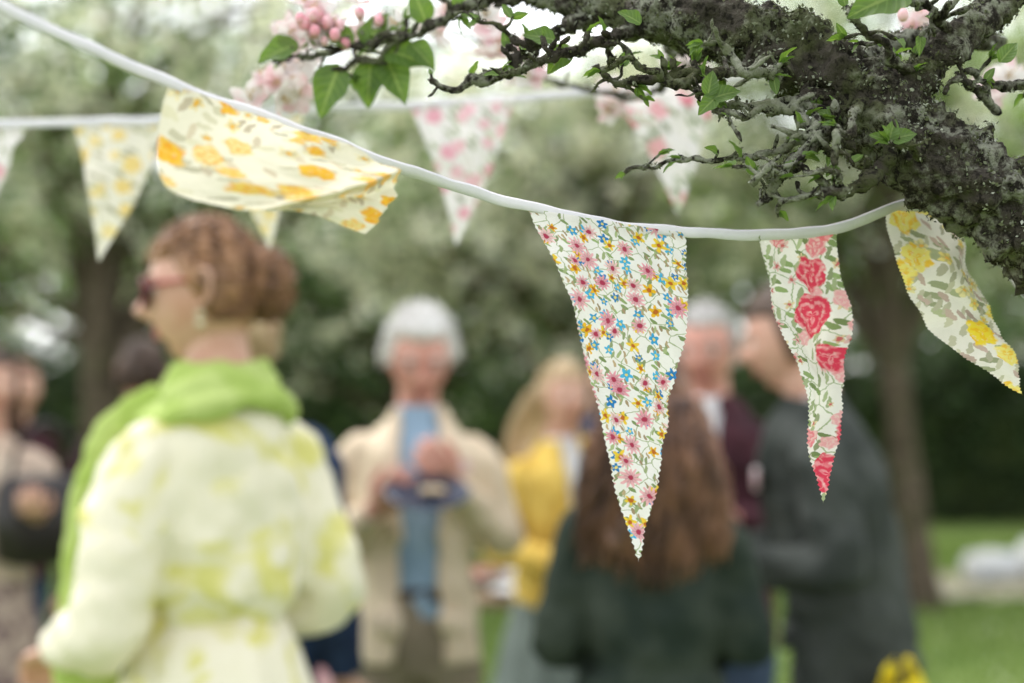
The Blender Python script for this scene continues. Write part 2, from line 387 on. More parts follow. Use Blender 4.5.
# ---------------------------------------------------------------- foreground apple tree
fg=empty('apple_tree')
surf=[]
def barkdisp(amp,fs):
    def f(p,r,t,an):
        q=V(p)
        return r*amp*(noise.fractal(q*fs,0.9,2.1,5)*1.0+ .5*abs(noise.noise(q*fs*.35)))
    return f
limb=MB()
def LB(P,n,sides,amp=.35,fs=45,keep=True):
    Q=[(*up(p[:3]),p[3]*U) for p in P]
    info=limb.tube(Q,n,sides,dispf=barkdisp(amp,fs))
    if keep: surf.extend(info)
LB([(20,475,1.24,15),(90,437,1.18,20),(155,412,1.15,26),(240,383,1.12,33),(320,335,1.11,38),(385,277,1.10,40),(460,222,1.10,43),(540,184,1.10,49),(640,142,1.14,58),(760,95,1.22,75),(950,20,1.3,110)],420,72,.42,46)
LB([(378,285,1.11,22),(405,325,1.10,18),(450,367,1.10,17),(500,412,1.12,17),(560,470,1.16,20)],140,32,.42,60)
LB([(330,345,1.13,14),(400,382,1.16,11),(470,405,1.2,10),(560,415,1.25,9)],90,18,.5,60)
LB([(950,-2000,1.32,150),(955,-700,1.31,130),(950,20,1.3,120),(960,500,1.34,110),(1000,1100,1.4,90)],120,40,.3,20,False)
mkobj('limb',limb,BARK,fg)
tw=MB(); tips=[]; tsurf=[]
def TW(P,r0,r1,n=60,spur=.95,amp=.6):
    r0*=.8; r1*=.75
    m=len(P); Q=[(*up(p),lerp(r0,r1,i/(m-1))*U) for i,p in enumerate(P)]
    S=spline(Q,n)
    for i in range(n):
        q=V(S[i][:3]); k=.007*min(1,i/8)
        S[i][0]+=k*noise.noise(q*55+V((5,0,0))); S[i][2]+=k*noise.noise(q*55+V((0,9,0))); S[i][1]+=k*noise.noise(q*55)
        S[i][3]*=1+.9*max(0,noise.noise(q*90))
    tsurf.extend(tw.tube([tuple(s) for s in S],n*2,9,dispf=barkdisp(amp,130)))
    tips.append((V(S[-1][:3]),(V(S[-1][:3])-V(S[-4][:3])).normalized()))
    for i in range(4,n-1):
        if random.random()<spur*.28:
            b=V(S[i][:3]); d=V((random.uniform(-1,1),random.uniform(-.7,.7),random.uniform(-.7,1))).normalized()
            L=random.uniform(.006,.024); r=S[i][3]*.6
            e=b+d*L; mid=b+d*L*.5+V((random.uniform(-1,1),random.uniform(-1,1),random.uniform(-1,1)))*.004
            tsurf.extend(tw.tube([(*b,r),(*mid,r*.7),(*e,r*.85),(*(e+d*.003),r*.3)],9,7,dispf=barkdisp(.6,140)))
            tips.append((e,d))
TW([(325,360,1.11),(270,345,1.10),(228,337,1.09),(190,331,1.09),(150,333,1.1),(110,325,1.1),(88,345,1.1)],9,3.5,80)
TW([(190,331,1.09),(150,318,1.08),(120,338,1.07),(85,332,1.08)],5,3,40)
TW([(335,325,1.10),(290,302,1.08),(245,292,1.07),(205,300,1.07),(180,312,1.07)],9,3,60)
TW([(245,292,1.07),(215,280,1.06),(195,288,1.06)],4,2.5,24)
TW([(345,290,1.09),(300,262,1.07),(270,232,1.06),(248,205,1.06),(235,188,1.06)],10,4,60)
TW([(300,262,1.07),(262,250,1.09),(220,248,1.1),(180,250,1.12),(120,244,1.15)],5,2,50)
TW([(375,262,1.08),(355,225,1.06),(318,205,1.05),(285,198,1.05),(262,192,1.05)],9,4,50)
TW([(318,205,1.05),(300,220,1.04),(280,222,1.04)],4,2.5,20)
TW([(290,302,1.08),(300,270,1.06),(270,262,1.06),(252,272,1.06)],5,2.5,30)
TW([(290,345,1.1),(250,320,1.06),(225,318,1.05),(200,345,1.05),(182,350,1.05)],6,3,40)
TW([(270,232,1.06),(255,222,1.04),(240,225,1.04),(228,212,1.04)],5,3,26)
TW([(345,300,1.08),(325,270,1.05),(305,250,1.04),(310,230,1.04)],6,3,30)
TW([(130,405,1.15),(95,375,1.13),(60,362,1.12),(20,352,1.12),(-5,335,1.12)],9,3,50)
TW([(90,425,1.18),(50,400,1.17),(20,375,1.16),(-20,350,1.15),(-60,335,1.15),(-82,338,1.15)],9,3,60)
TW([(20,375,1.16),(0,395,1.16),(-30,412,1.16),(-60,428,1.18)],4,2,30)
TW([(40,455,1.22),(-10,462,1.24),(-80,450,1.26),(-130,432,1.28),(-190,428,1.3),(-245,436,1.3)],9,3,80)
TW([(-130,432,1.28),(-160,410,1.29),(-205,398,1.3),(-232,395,1.3)],4,2.5,30)
TW([(-190,428,1.3),(-240,418,1.3),(-285,410,1.3)],4,2.5,30)
TW([(450,362,1.10),(420,385,1.08),(395,398,1.07),(370,402,1.06)],7,3.5,40)
TW([(410,330,1.10),(370,345,1.07),(335,368,1.05),(322,385,1.05)],6,3,40)
TW([(500,300,1.12),(470,320,1.1),(440,322,1.08),(425,310,1.08)],6,3,30)
TW([(560,330,1.12),(500,330,1.12),(460,338,1.1)],7,4,30)
TW([(395,240,1.06),(372,250,1.04),(360,252,1.04)],5,2.5,20)
mkobj('twigs',tw,BARK,fg)
idx=[i for i in range(len(surf)) if .1<surf[i][0][2]<2.2]
pick=rng.choice(idx,20000)
C=np.array([surf[i][0]+surf[i][1]*rng.uniform(-.0005,.0028) for i in pick]); C+=rng.normal(size=C.shape)*.0009
p2=rng.choice(len(tsurf),5200); C2=np.array([tsurf[i][0]+tsurf[i][1]*rng.uniform(0,.0012) for i in p2])
C=np.concatenate([C,C2])
msk=np.array([noise.noise(V(c)*30)>-.02 for c in C]); C=C[msk]
tn=np.array([noise.noise(V(c)*18) for c in C])
LICH=leafmat('lichen',[(0,(.045,.045,.025)),(.45,(.11,.12,.06)),(.75,(.24,.26,.19)),(1,(.42,.44,.37))],.1,.9)
quads('lichen',C,rng.uniform(.0006,.0026,len(C)),rng.uniform(.0005,.0017,len(C)),LICH,fg,np.clip(.42+tn*.7+rng.normal(size=len(C))*.22,0,1),0)
def lmat():
    m,nt,out=nmat('apple_leaf'); uv=nt.nodes.new('ShaderNodeUVMap').outputs[0]
    sp=nt.nodes.new('ShaderNodeSeparateXYZ'); nt.links.new(uv,sp.inputs[0])
    mid=maprange(nt,M_(nt,'ABSOLUTE',sp.outputs[0]),.02,.07,1,0)
    vein=M_(nt,'SINE',M_(nt,'ADD',M_(nt,'MULTIPLY',sp.outputs[1],40.0),M_(nt,'MULTIPLY',M_(nt,'ABSOLUTE',sp.outputs[0]),-22.0)))
    f=noisetex(nt,objco(nt),35,2)
    col=mixc(nt,f,(.06,.12,.03),(.16,.25,.06))
    col=mixc(nt,M_(nt,'MULTIPLY',maprange(nt,vein,.6,1),.35),col,(.2,.3,.09))
    col=mixc(nt,M_(nt,'MULTIPLY',mid,.6),col,(.28,.36,.13))
    tc=mixc(nt,1.0,col,(1.7,1.8,.8),'MULTIPLY')
    finish(nt,out,col,.45,vein,.2,.001,transl=.4,tcol=tc,spec=.4); return m
LF=lmat(); lmb=MB(); luv=[]
def leaf(base,d,nrm,L,W,curl=.3):
    d=d.normalized(); s=d.cross(nrm).normalized(); n=s.cross(d).normalized()
    vs=[];fs=[];nu,nv=5,10
    for i in range(nv):
        t=i/(nv-1); w=W*(math.sin(math.pi*min(1,t**.8*.98+.02))**.8)*(1-.3*t)*.5+.0002
        c=base+d*(L*t)-n*(curl*L*t*t*.6)
        for j in range(nu):
            a=(j/(nu-1)-.5)*2
            vs.append(c+s*(w*a)+n*(abs(a)*w*.45)+n*(.06*W*math.sin(t*14+a*2)*abs(a))); luv.append((a*.5,t))
    for i in range(nv-1):
        for j in range(nu-1):
            k=i*nu+j; fs.append((k,k+1,k+nu+1,k+nu))
    lmb.add(vs,fs)
def rv(): return V((random.uniform(-1,1),random.uniform(-1,1),random.uniform(-1,1)))
for (p,d) in tips:
    if random.random()<.42:
        for k in range(random.randint(1,4)):
            dd=(d+rv()*.9+V((0,-.1,.25))).normalized()
            sz=random.uniform(.006,.017)
            leaf(p,dd,(V((0,-.3,1))+rv()*.8),sz,sz*.55,random.uniform(0,.6))
for (X,Z,y,dx,dz,L,tilt) in [(-205,405,1.3,-.35,-.9,.052,.2),(-168,412,1.3,-.1,-.9,.044,0),(-150,414,1.3,.35,-.8,.048,.3),(-150,420,1.29,.9,-.3,.045,.3),(-175,425,1.3,.5,.9,.04,.2),(-140,410,1.31,-.6,-.6,.04,.2),
    (-120,425,1.28,.6,-.6,.034,.2),(-190,428,1.3,-.7,.5,.035,.1),(-255,430,1.3,-.8,-.3,.040,.2),(-100,445,1.27,-.3,.8,.035,.2),(-60,452,1.26,.3,.9,.035,.2),
    (60,372,1.13,-.5,-.6,.028,.1),(45,385,1.15,-.8,.2,.026,.1),(130,385,1.1,-.6,.4,.02,.1),(375,392,1.03,-.9,-.35,.05,.3),(375,400,1.05,.5,.7,.04,.2),
    (358,250,1.04,.3,.95,.018,.2),(360,252,1.04,1,.3,.02,.2),(360,250,1.04,-.9,.4,.016,.2),(190,300,1.06,.2,.9,.02,.1),(195,298,1.06,.9,.3,.022,.1),(200,300,1.06,-.7,-.6,.02,.1),
    (420,405,1.0,.8,.2,.04,.1),(330,430,1.0,-.8,-.2,.05,.1),(150,425,1.0,-.5,-.6,.04,.1),(175,415,1.02,.5,-.7,.03,.1),(470,330,1.05,.5,.6,.02,.1)]:
    b=up((X,Z,y)); leaf(b,V((dx,-tilt,dz)),V((random.uniform(-.3,.3),-1,.35)),L,L*.74,.35)
mkobj('leaves',lmb,LF,fg,uvs=luv)
bl=MB(); st=MB(); bud=MB()
def flower(c,n,R):
    n=n.normalized(); a=n.orthogonal().normalized(); b=n.cross(a)
    for k in range(5):
        an=2*math.pi*k/5+random.uniform(-.15,.15); d=a*math.cos(an)+b*math.sin(an); s=n.cross(d)
        vs=[];fs=[]
        for i in range(5):
            t=i/4; w=R*.42*math.sin(math.pi*(.12+.80*t))
            for j in range(5):
                e=(j/4-.5)*2
                vs.append(c+d*(R*(.08+t))+s*(w*e)+n*(R*(.45*t*t*.8+.12*e*e)))
        for i in range(4):
            for j in range(4):
                q=i*5+j; fs.append((q,q+1,q+6,q+5))
        bl.add(vs,fs)
    for k in range(9):
        e=c+n*R*.5+rv()*R*.25; st.tube([(*c,.0004),(*e,.0003)],3,4); st.ball(e,.0009,5,4)
for (X,Z,y,R,k) in [(-250,446,1.3,.016,3),(-215,462,1.3,.016,3),(-185,470,1.32,.016,2),(-290,425,1.38,.020,6),(-305,402,1.38,.020,4),(-285,390,1.36,.018,3),(-235,475,1.3,.016,3),(-260,470,1.36,.02,4),(-150,470,1.3,.014,2),(385,412,1.0,.012,2),(-30,485,1.3,.015,3),(420,420,1.0,.016,3),
    (-20,500,1.5,.02,5),(20,470,1.5,.02,4),(160,420,1.55,.02,5),(250,490,1.6,.02,5),(-90,520,1.5,.02,5),(520,470,1.35,.018,5),(620,420,1.4,.02,4),(330,500,1.5,.02,5)]:
    for q in range(k):
        c=up((X,Z,y))+rv()*.018; flower(c,(V((0,-.8,.5))+rv()*.8),R*random.uniform(.7,1.1))
for (X,Z,y,k) in [(-240,450,1.29,7),(-210,440,1.29,5),(338,372,.98,1),(366,352,1.0,1),(378,405,.98,3),(-170,465,1.29,4)]:
    for q in range(k):
        c=up((X,Z,y))+rv()*.010; r=random.uniform(.0035,.0055); bud.ball(c,(r,r,r*1.25),9,7)
TW([(155,412,1.16),(190,430,1.3),(160,425,1.5),(20,470,1.52),(-20,498,1.52),(-90,520,1.52)],6,2.5,60)
TW([(240,390,1.14),(300,440,1.3),(330,495,1.5),(250,490,1.6)],6,2.5,50)
bpy.data.objects.remove([o for o in bpy.data.objects if o.name=='twigs'][0]); mkobj('twigs',tw,BARK,fg)
PET,nt,out=nmat('apple_petal'); f=noisetex(nt,objco(nt),40,2)
finish(nt,out,mixc(nt,maprange(nt,f,.42,.68),(.86,.83,.82),(.82,.56,.60)),.6,None,transl=.4,spec=.2)
BUDM=fabric('pink_bud',(.76,.33,.40),(.8,.5,.54),60,rough=.5)
mkobj('blossom',bl,PET,fg); mkobj('stamens',st,GOLD,fg); mkobj('buds',bud,BUDM,fg)

# ---------------------------------------------------------------- people
def headpoint(n):
    nx,ny,nz=n
    x=.075*nx; y=.094*ny; z=.118*nz
    if nz<0:
        t=-nz; x*=1-.30*t**1.6
        y*= (1-.42*t**1.5) if ny>0 else (1-.10*t*t)
    if ny<0.1:
        def g(cx,cz,sx,sz): return math.exp(-((x-cx)/sx)**2-((z-cz)/sz)**2)
        dy=-.024*g(0,-.024,.013,.014)-.011*g(0,-.004,.009,.022)
        dy+=.009*(g(.031,.008,.016,.012)+g(-.031,.008,.016,.012))
        dy-=.005*g(0,.028,.045,.010)+.006*g(0,-.062,.022,.008)-.004*g(0,-.078,.02,.006)+.009*g(0,-.1,.022,.014)
        dy-=.004*(g(.04,-.03,.02,.02)+g(-.04,-.03,.02,.02))
        y+=dy
    return V((x,y,z))
def sph(nu,nv):
    out=[]
    for i in range(1,nv):
        th=math.pi*i/nv
        out.append([(math.sin(th)*math.cos(2*math.pi*j/nu),math.sin(th)*math.sin(2*math.pi*j/nu),math.cos(th)) for j in range(nu)])
    return out
SPH_H=sph(84,60); SPH_S=sph(64,44)
def hairmask(n,line=.52,low=-.5):
    h=max(n[2]-line, min(n[1]+.12+.25*n[2], n[2]-low))
    return sstep(-.07,.09,h)
def ering(z,rx,ry,yo=0,n=40,e=2.4,wav=0,seed=0,k=14):
    R=[]
    for j in range(n):
        a=2*math.pi*j/n; c,s=math.cos(a),math.sin(a)
        m=(abs(c)**e+abs(s)**e)**(-1/e)
        w=1+wav*math.sin(k*a+seed)+wav*.6*math.sin((k*.62)*a+seed*2)
        R.append((rx*m*c*w,yo+ry*m*s*w,z))
    return R
def cring(z,rx,ry,gap,yo=0,n=44,th=.014):
    R=[]
    a0=-math.pi/2+gap; a1=-math.pi/2+2*math.pi-gap
    for q in (0,1):
        for j in range(n):
            t=j/(n-1); t=t if q==0 else 1-t
            a=lerp(a0,a1,t); c,s=math.cos(a),math.sin(a); e=2.4
            m=(abs(c)**e+abs(s)**e)**(-1/e); k=0 if q==0 else th
            R.append(((rx-k)*m*c,yo+(ry-k)*m*s,z))
    return R
def hand(mb,origin,xd,palm,side,curl=.5):
    xd=V(xd).normalized(); z=-V(palm); z=(z-xd*z.dot(xd)).normalized(); y=z.cross(xd)
    M=Matrix.Translation(origin)@Matrix(((xd.x,y.x,z.x),(xd.y,y.y,z.y),(xd.z,y.z,z.z))).to_4x4()
    M2=(mb.M@M) if mb.M is not None else M
    rings=[]
    for x,a,b in [(-.03,.024,.021),(0,.027,.019),(.03,.035,.016),(.06,.041,.014),(.085,.039,.012),(.094,.03,.008)]:
        rings.append([(x,a*math.cos(t*math.pi/8),b*math.sin(t*math.pi/8)) for t in range(16)])
    mb.loft(rings,True,M2)
    for i,(yy,L) in enumerate(zip([.030,.0105,-.0105,-.029],[.072,.080,.075,.058])):
        p=V((.082,yy*side,0)); a=curl*.3+i*.05; P=[(*p,.0095)]
        for s_,f in enumerate([.42,.32,.26]):
            a+=curl*(.55+.1*s_)
            p=p+V((math.cos(a),0,-math.sin(a)))*L*f; P.append((*p,[.009,.008,.0065][s_]))
        mb.tube(P,12,9,M=M2)
    P=[(.015,.022*side,-.004,.013),(.045,.045*side,-.014,.011),(.072,.053*side,-.028,.0095),(.092,.048*side,-.042,.007)]
    mb.tube(P,10,9,M=M2)
SHOE=fabric('leather_shoe',(.05,.03,.02),None,20,rough=.4)
def person(name,x,y,rot,H,top,bottom=None,skin=SKIN,hair=H_BRN,hairstyle='short',armR=None,armL=None,head_yaw=0,head_pitch=0,lean=0,
           jacket=None,skirt=None,glasses=None,sex='m',hem=.86,sleeve=1.0,loose=1.0,shoes=None,short_sleeve=False,palmR=(0,0,1),palmL=(0,0,1),curl=.7,wide=.92,fold=1.0,hairlen=.47):
    k=H/1.75; E=empty(name,(x,y,0),rot)
    def B(p): return V((p[0]*k*lerp(wide,1,sstep(1.42,1.52,p[2])),(p[1]-lean*max(0,p[2]-.95))*k,p[2]*k))
    def Bp(P): return [(*B(p[:3]),p[3]*k) for p in P]
    def Br(R): return [[B(p) for p in r] for r in R]
    w=1.0 if sex=='m' else .93
    FD=[(.11,.024*fold),(.045,.009*fold)]
    legs=MB()
    if bottom is not None:
        legs.loft(Br([ering(.80,.15*w,.11),ering(.88,.175*w,.128),ering(.97,.165*w,.12),ering(1.05,.15*w,.11)]))
        for s in (-1,1): legs.tube(Bp([(s*.085,0,.93,.092),(s*.095,-.005,.72,.086),(s*.10,-.01,.50,.068),(s*.105,.015,.28,.062),(s*.108,.02,.06,.058)]),26,18)
        mkobj('trousers',legs,bottom,E,voxel=.014*k,disp=FD)
    if skirt is not None:
        z0,z1,r1,mat=skirt; R=[]
        for i in range(16):
            t=i/15; z=lerp(z0,z1,t); r=lerp(.130*w,r1,t**.7); R.append(ering(z,r*1.05,r*.88,0,96,2.1,.035*min(1,t*3+.2),1.3,13))
        sk=MB(); sk.loft(Br(R),True); mkobj('skirt',sk,mat,E,disp=[(.1,.015)])
        lg=MB()
        for s in(-1,1): lg.tube(Bp([(s*.08,0,.7,.07),(s*.09,-.01,.48,.052),(s*.095,.015,.3,.05),(s*.10,.02,.06,.034)]),20,14)
        mkobj('legs',lg,skin,E,voxel=.012*k)
    sh=MB()
    for s in(-1,1):
        c=.105*s*wide; R=[]
        for yy,a,b in [(.085,.022,.03),(.06,.036,.045),(0,.038,.048),(-.06,.042,.036),(-.12,.046,.028),(-.16,.036,.022),(-.18,.016,.012)]:
            R.append([((c+a*math.cos(t*math.pi/8))*k,yy*k,max(.003,(b*(1+math.sin(t*math.pi/8)))*k)) for t in range(16)])
        sh.loft(R)
    mkobj('shoes',sh,shoes or SHOE,E,sub=1)
    L=loose
    prof=[(hem,.178*L,.135*L),(hem+.1,.172*L,.13*L),(1.08,.158*L if sex=='m' else .14*L,.122*L),(1.2,.168*L,.128*L),(1.32,.178,.128),(1.39,.168,.112),(1.435,.125,.09),(1.47,.08,.07)]
    if hem>.98: prof=[prof[0]]+prof[2:]
    if hem>1.05: prof=[(hem,.125,.10),(hem+.02,.135,.108),(hem+.055,.165*L,.135*L)]+prof[2:]
    prof=[(a,b*w,c) for a,b,c in prof]
    def torso(z0=0): return [ering(a,b,c,.0) for a,b,c in prof]
    aR=armR or [(-.235,.03,1.13),(-.245,-.06,.88)]; aL=armL or [(.235,.03,1.13),(.245,-.06,.88)]
    def arms(mb,f=1.0,short=False):
        for s,a in((-1,aR),(1,aL)):
            sh0=(s*.13*w,0,1.39); s1=(s*.172*w,0,1.365); e=a[0]; wr=a[1]
            m1=tuple(lerp(s1[i],e[i],.5) for i in range(3)); m2=tuple(lerp(e[i],wr[i],.5) for i in range(3)); we=tuple(lerp(e[i],wr[i],.93) for i in range(3))
            if short: mb.tube(Bp([(*sh0,.052),(*s1,.062),(*m1,.060*f)]),16,18)
            else: mb.tube(Bp([(*sh0,.052),(*s1,.062),(*m1,.058*f),(*e,.052*f),(*m2,.046*f),(*we,.037*min(f,1.1))]),34,18)
    body=MB()
    if jacket is None:
        body.loft(Br(torso())); arms(body,sleeve,short_sleeve)
        mkobj('top',body,top,E,voxel=.011*k,disp=FD)
    else:
        body.loft(Br([ering(a,b*.93,c*.93) for a,b,c in prof if a>.9]))
        body.tube(Bp([(0,.0,1.44,.068),(0,-.0,1.5,.060)]),4,20)
        mkobj('shirt',body,top,E,voxel=.012*k,disp=[(.05,.008)])
        jb=MB(); R=[]
        for a,b,c in prof[:-1]:
            gap=jacket.get('gap',.35); t=(a-hem)/(1.47-hem); g=gap*(.75+.5*abs(t-.35))
            R.append(cring(a,b*1.07,c*1.10,g))
        g=gap; R.append(cring(1.475,.082,.075,g*1.5)); R.append(cring(1.50,.072,.068,g*1.9))
        jb.loft(Br(R)); arms(jb,sleeve)
        for s in(-1,1):
            jb.tube(Bp([(s*.060,-.055,1.50,.014),(s*.085,-.118,1.38,.026),(s*.078,-.147,1.27,.022),(s*.055,-.150,1.15,.008)]),18,10,.45,up=(0,1,0))
            jb.tube(Bp([(s*.10,-.148,.98,.05),(s*.10,-.150,.93,.05)]),6,12,.25,up=(0,1,0))
        mkobj('jacket',jb,jacket['mat'],E,voxel=.0095*k,disp=FD,smit=3)
    hd=MB()
    for s,a,pn in((-1,aR,palmR),(1,aL,palmL)):
        e=B(a[0]); wr=B(a[1]); d=(wr-e).normalized()
        if short_sleeve: hd.tube([(*B((s*.19,0,1.3)),.045*k),(*e,.040*k),(*((e+wr)/2),.038*k),(*wr,.026*k)],20,14)
        else: hd.tube([(*((e+wr)/2),.034*k),(*wr,.025*k)],8,14)
        hand(hd,wr,d,pn,-s,curl)
    mkobj('hands',hd,skin,E,voxel=.0038,smit=2)
    hc=B((0,-.015,1.632)); piv=B((0,.0,1.54))
    MH=Matrix.Translation(piv)@Matrix.Rotation(math.radians(head_yaw),4,'Z')@Matrix.Rotation(math.radians(head_pitch),4,'X')@Matrix.Translation(hc-piv)@Matrix.Scale(k,4)
    h=MB(); h.M=MH
    h.loft([[headpoint(n) for n in r] for r in SPH_H])
    for s in(-1,1):
        h.tube([(s*.073,-.006,.018,.005),(s*.082,.006,.034,.005),(s*.086,.022,.028,.005),(s*.084,.024,.004,.005),(s*.078,.010,-.022,.005),(s*.072,-.002,-.026,.005)],20,8)
        h.ball((s*.075,.008,.004),(.006,.014,.024),10,8)
    h.M=None
    h.tube([(*B((0,.012,1.40)),.066*k),(*B((0,.012,1.47)),.056*k),(*(MH@V((0,.012,-.08))),.052*k),(*(MH@V((0,.01,-.03))),.05*k)],14,22)
    mkobj('head',h,skin,E)
    ey=MB(); ir=MB(); lp=MB(); br=MB(); ey.M=ir.M=lp.M=br.M=MH
    for s in(-1,1):
        ey.ball((s*.031,-.0705,.007),.0125,14,10); ir.ball((s*.031,-.0775,.006),.0062,10,8)
        br.tube([(s*.014,-.088,.026,.003),(s*.03,-.087,.031,.0035),(s*.048,-.076,.026,.002)],10,6)
    lp.tube([(-.024,-.074,-.060,.0015),(-.012,-.083,-.057,.004),(0,-.085,-.058,.0045),(.012,-.083,-.057,.004),(.024,-.074,-.060,.0015)],16,8)
    lp.tube([(-.022,-.074,-.062,.0015),(0,-.083,-.0665,.0052),(.022,-.074,-.062,.0015)],14,8)
    mkobj('eyes',ey,EYEW,E); mkobj('irises',ir,IRIS,E); mkobj('lips',lp,LIP,E); mkobj('eyebrows',br,hair,E)
    hs=MB(); hs.M=MH
    thick={'short':.014,'puffy':.024,'updo':.011,'long':.014,'grey':.014}.get(hairstyle,.015)
    low={'short':-.45,'puffy':-.12,'updo':-.38,'long':-.7}.get(hairstyle,-.45); line={'puffy':.60,'grey':.6,'updo':.5}.get(hairstyle,.5)
    def hm(n):
        if hairstyle=='updo':
            h=max(n[2]-.45, min(n[1]+.10+.75*n[2], n[2]+.42)); return sstep(-.06,.08,h)
        return hairmask(n,line,low)
    rings=[]
    for r in SPH_S:
        rr=[]
        for n in r:
            p=headpoint(n); m=hm(n); nv_=V(n)
            nz=noise.fractal(nv_*4.5+V((x*9,1,2)),.8,2,4)
            rr.append(p+nv_*(-.010+m*(.010+thick*(.85+.55*nz))))
        rings.append(rr)
    hs.loft(rings)
    for i in range(420):
        while True:
            n=V((random.gauss(0,1),random.gauss(0,1),random.gauss(0,1))).normalized()
            if hm(n)>.7: break
        P=[]; q=n.copy(); rad=thick*random.uniform(.7,1.3)
        fl=V((random.uniform(-.3,.3),.35,-.75)) if hairstyle!='updo' else V((random.uniform(-.3,.3),.9,.05))
        for s_ in range(5):
            pp=headpoint(q)+q*(rad+.003*math.sin(s_*1.8+i)); P.append((*pp,.0016 if s_<4 else .0005))
            q=(q+ (fl-q*fl.dot(q))*.13 + rv()*.05).normalized()
            if hm(q)<.3: break
        if len(P)>2: hs.tube(P,7,4)
    if hairstyle=='updo':
        bc=V((0,.098,.012)); br_=V((.046,.040,.056))
        hs.ball(bc,tuple(br_),20,14)
        for i in range(170):
            n=rv().normalized(); c=bc+V((n.x*br_.x,n.y*br_.y,n.z*br_.z)); a=n.orthogonal().normalized(); b=n.cross(a); R=random.uniform(.007,.016)
            a0=random.uniform(0,6)
            P=[(*(c+(a*math.cos(a0+t*.9)+b*math.sin(a0+t*.9))*R+n*.004*t*.5),.0034*(1-.12*t)) for t in range(6)]
            hs.tube(P,12,5)
        for i in range(110):
            while True:
                n=V((random.gauss(0,1),random.gauss(0,1)+.2,random.gauss(0,1)+.7)).normalized()
                if hm(n)>.8: break
            c=headpoint(n)+n*.007; a=n.orthogonal().normalized(); b=n.cross(a); R=random.uniform(.006,.014); a0=random.uniform(0,6)
            P=[(*(c+(a*math.cos(a0+t*.9)+b*math.sin(a0+t*.9))*R+n*.005*math.sin(t)),.003*(1-.13*t)) for t in range(6)]
            hs.tube(P,12,5)
    if hairstyle=='puffy':
        for i in range(260):
            while True:
                n=V((random.gauss(0,1),random.gauss(0,1),random.gauss(0,1)+.4)).normalized()
                if hm(n)>.8: break
            c=headpoint(n)+n*thick*.7; d=(n+rv()*.9).normalized()
            hs.tube([(*c,.004),(*(c+d*.014),.0035),(*(c+d*.024+rv()*.008),.001)],6,5)
    if hairstyle=='long':
        R=[]; HL=hairlen
        for i in range(26):
            t=i/25; z=lerp(.03,-HL,t); rx=lerp(.084,.132,min(1,t*1.3))*(1-.22*max(0,t-.8)*5); ry=lerp(.05,.042,t); yo=lerp(.055,.125,min(1,t*2.2))
            ring=ering(z,rx,ry,yo,110,2.2,.05,t*2.5,23); ring=[(p[0]+.014*noise.noise(V((p[0]*14,t*5,1))),p[1]+.03*noise.noise(V((p[0]*18,t*3,3))),p[2]-.07*abs(noise.noise(V((p[0]*30,0,8))))*(t>.9)+.5*p[0]*p[0]*4*(t>.9)*.8) for p in ring]
            R.append(ring)
        hs.loft(R)
        for i in range(520):
            a=random.uniform(-.3,math.pi+.3); P=[]; ph=random.uniform(0,6); j=random.uniform(.9,1.2); e=-HL*random.uniform(.75,1.3)*(1-.15*abs(math.cos(a)))
            for s_ in range(9):
                t=s_/8; z=lerp(.02,e,t); rx=lerp(.084,.132,min(1,t*1.3))*j; ry=lerp(.05,.042,t)*j; yo=lerp(.055,.125,min(1,t*2.2))
                P.append((rx*math.cos(a)+.010*math.sin(ph+t*13),yo+ry*math.sin(a)+.008*math.cos(ph+t*12),z,.0034*(1-t*.6)))
            hs.tube(P,18,4)
    mkobj('hair',hs,hair,E)
    if glasses:
        g=MB(); g.M=MH; ln=MB(); ln.M=MH
        big=glasses=='sun'
        for s in(-1,1):
            a=.028 if big else .021; b=.024 if big else .016; c=V((s*.034,-.095,.004))
            P=[(c.x+a*math.cos(t*math.pi/8),c.y+.010*abs(math.cos(t*math.pi/8))**2,c.z+b*math.sin(t*math.pi/8),.0030 if big else .0013) for t in range(17)]
            g.tube(P,34,6)
            if big: ln.loft([[(c.x+a*f*math.cos(t*math.pi/8),c.y-.002+.008*f*abs(math.cos(t*math.pi/8)),c.z+b*f*math.sin(t*math.pi/8)) for t in range(16)] for f in(1,.6,.2)])
            g.tube([(s*.060,-.086,.012,.004 if big else .002),(s*.078,-.04,.016,.0036 if big else .0018),(s*.082,.01,.016,.002)],8,6)
        g.tube([(-.008,-.094,.008,.002),(.008,-.094,.008,.002)],4,6)
        mkobj('glasses',g,REDP if big else DARKP,E)
        if big: mkobj('lenses',ln,DARKP,E)
    return E,B,MH
F_DRESS=fabric('tie_dye_dress',(.86,.81,.65),(.74,.70,.26),8,.50,.64,.9,.15,60,.1,dist=1.2)
F_SCARF=fabric('lime_scarf',(.56,.68,.24),(.46,.60,.16),14,.4,.6,.9,.2,60,.2)
F_BEIGE=fabric('beige_linen',(.74,.62,.46),(.66,.54,.39),9)
F_BLUE=fabric('blue_shirt',(.32,.45,.58),(.26,.38,.50),10)
F_TAUPE=fabric('taupe_trousers',(.30,.25,.18),(.24,.20,.14),8)
F_GREEN=fabric('dark_green_wool',(.034,.045,.034),(.018,.028,.022),9)
F_CHAR=fabric('charcoal_jacket',(.055,.062,.056),(.034,.04,.036),9)
F_MAR=fabric('maroon_jacket',(.065,.022,.03),(.04,.014,.02),9)
F_WHITE=fabric('white_shirt',(.75,.75,.76),None,9)
F_NAVY=fabric('navy_suit',(.025,.045,.10),(.016,.028,.065),9)
F_MUST=fabric('mustard_cardigan',(.70,.50,.12),(.6,.4,.08),9)
F_PINK=fabric('pink_dress',(.62,.32,.36),(.72,.48,.48),9)
F_PEACH=fabric('peach_blouse',(.66,.54,.44),(.55,.42,.33),9)
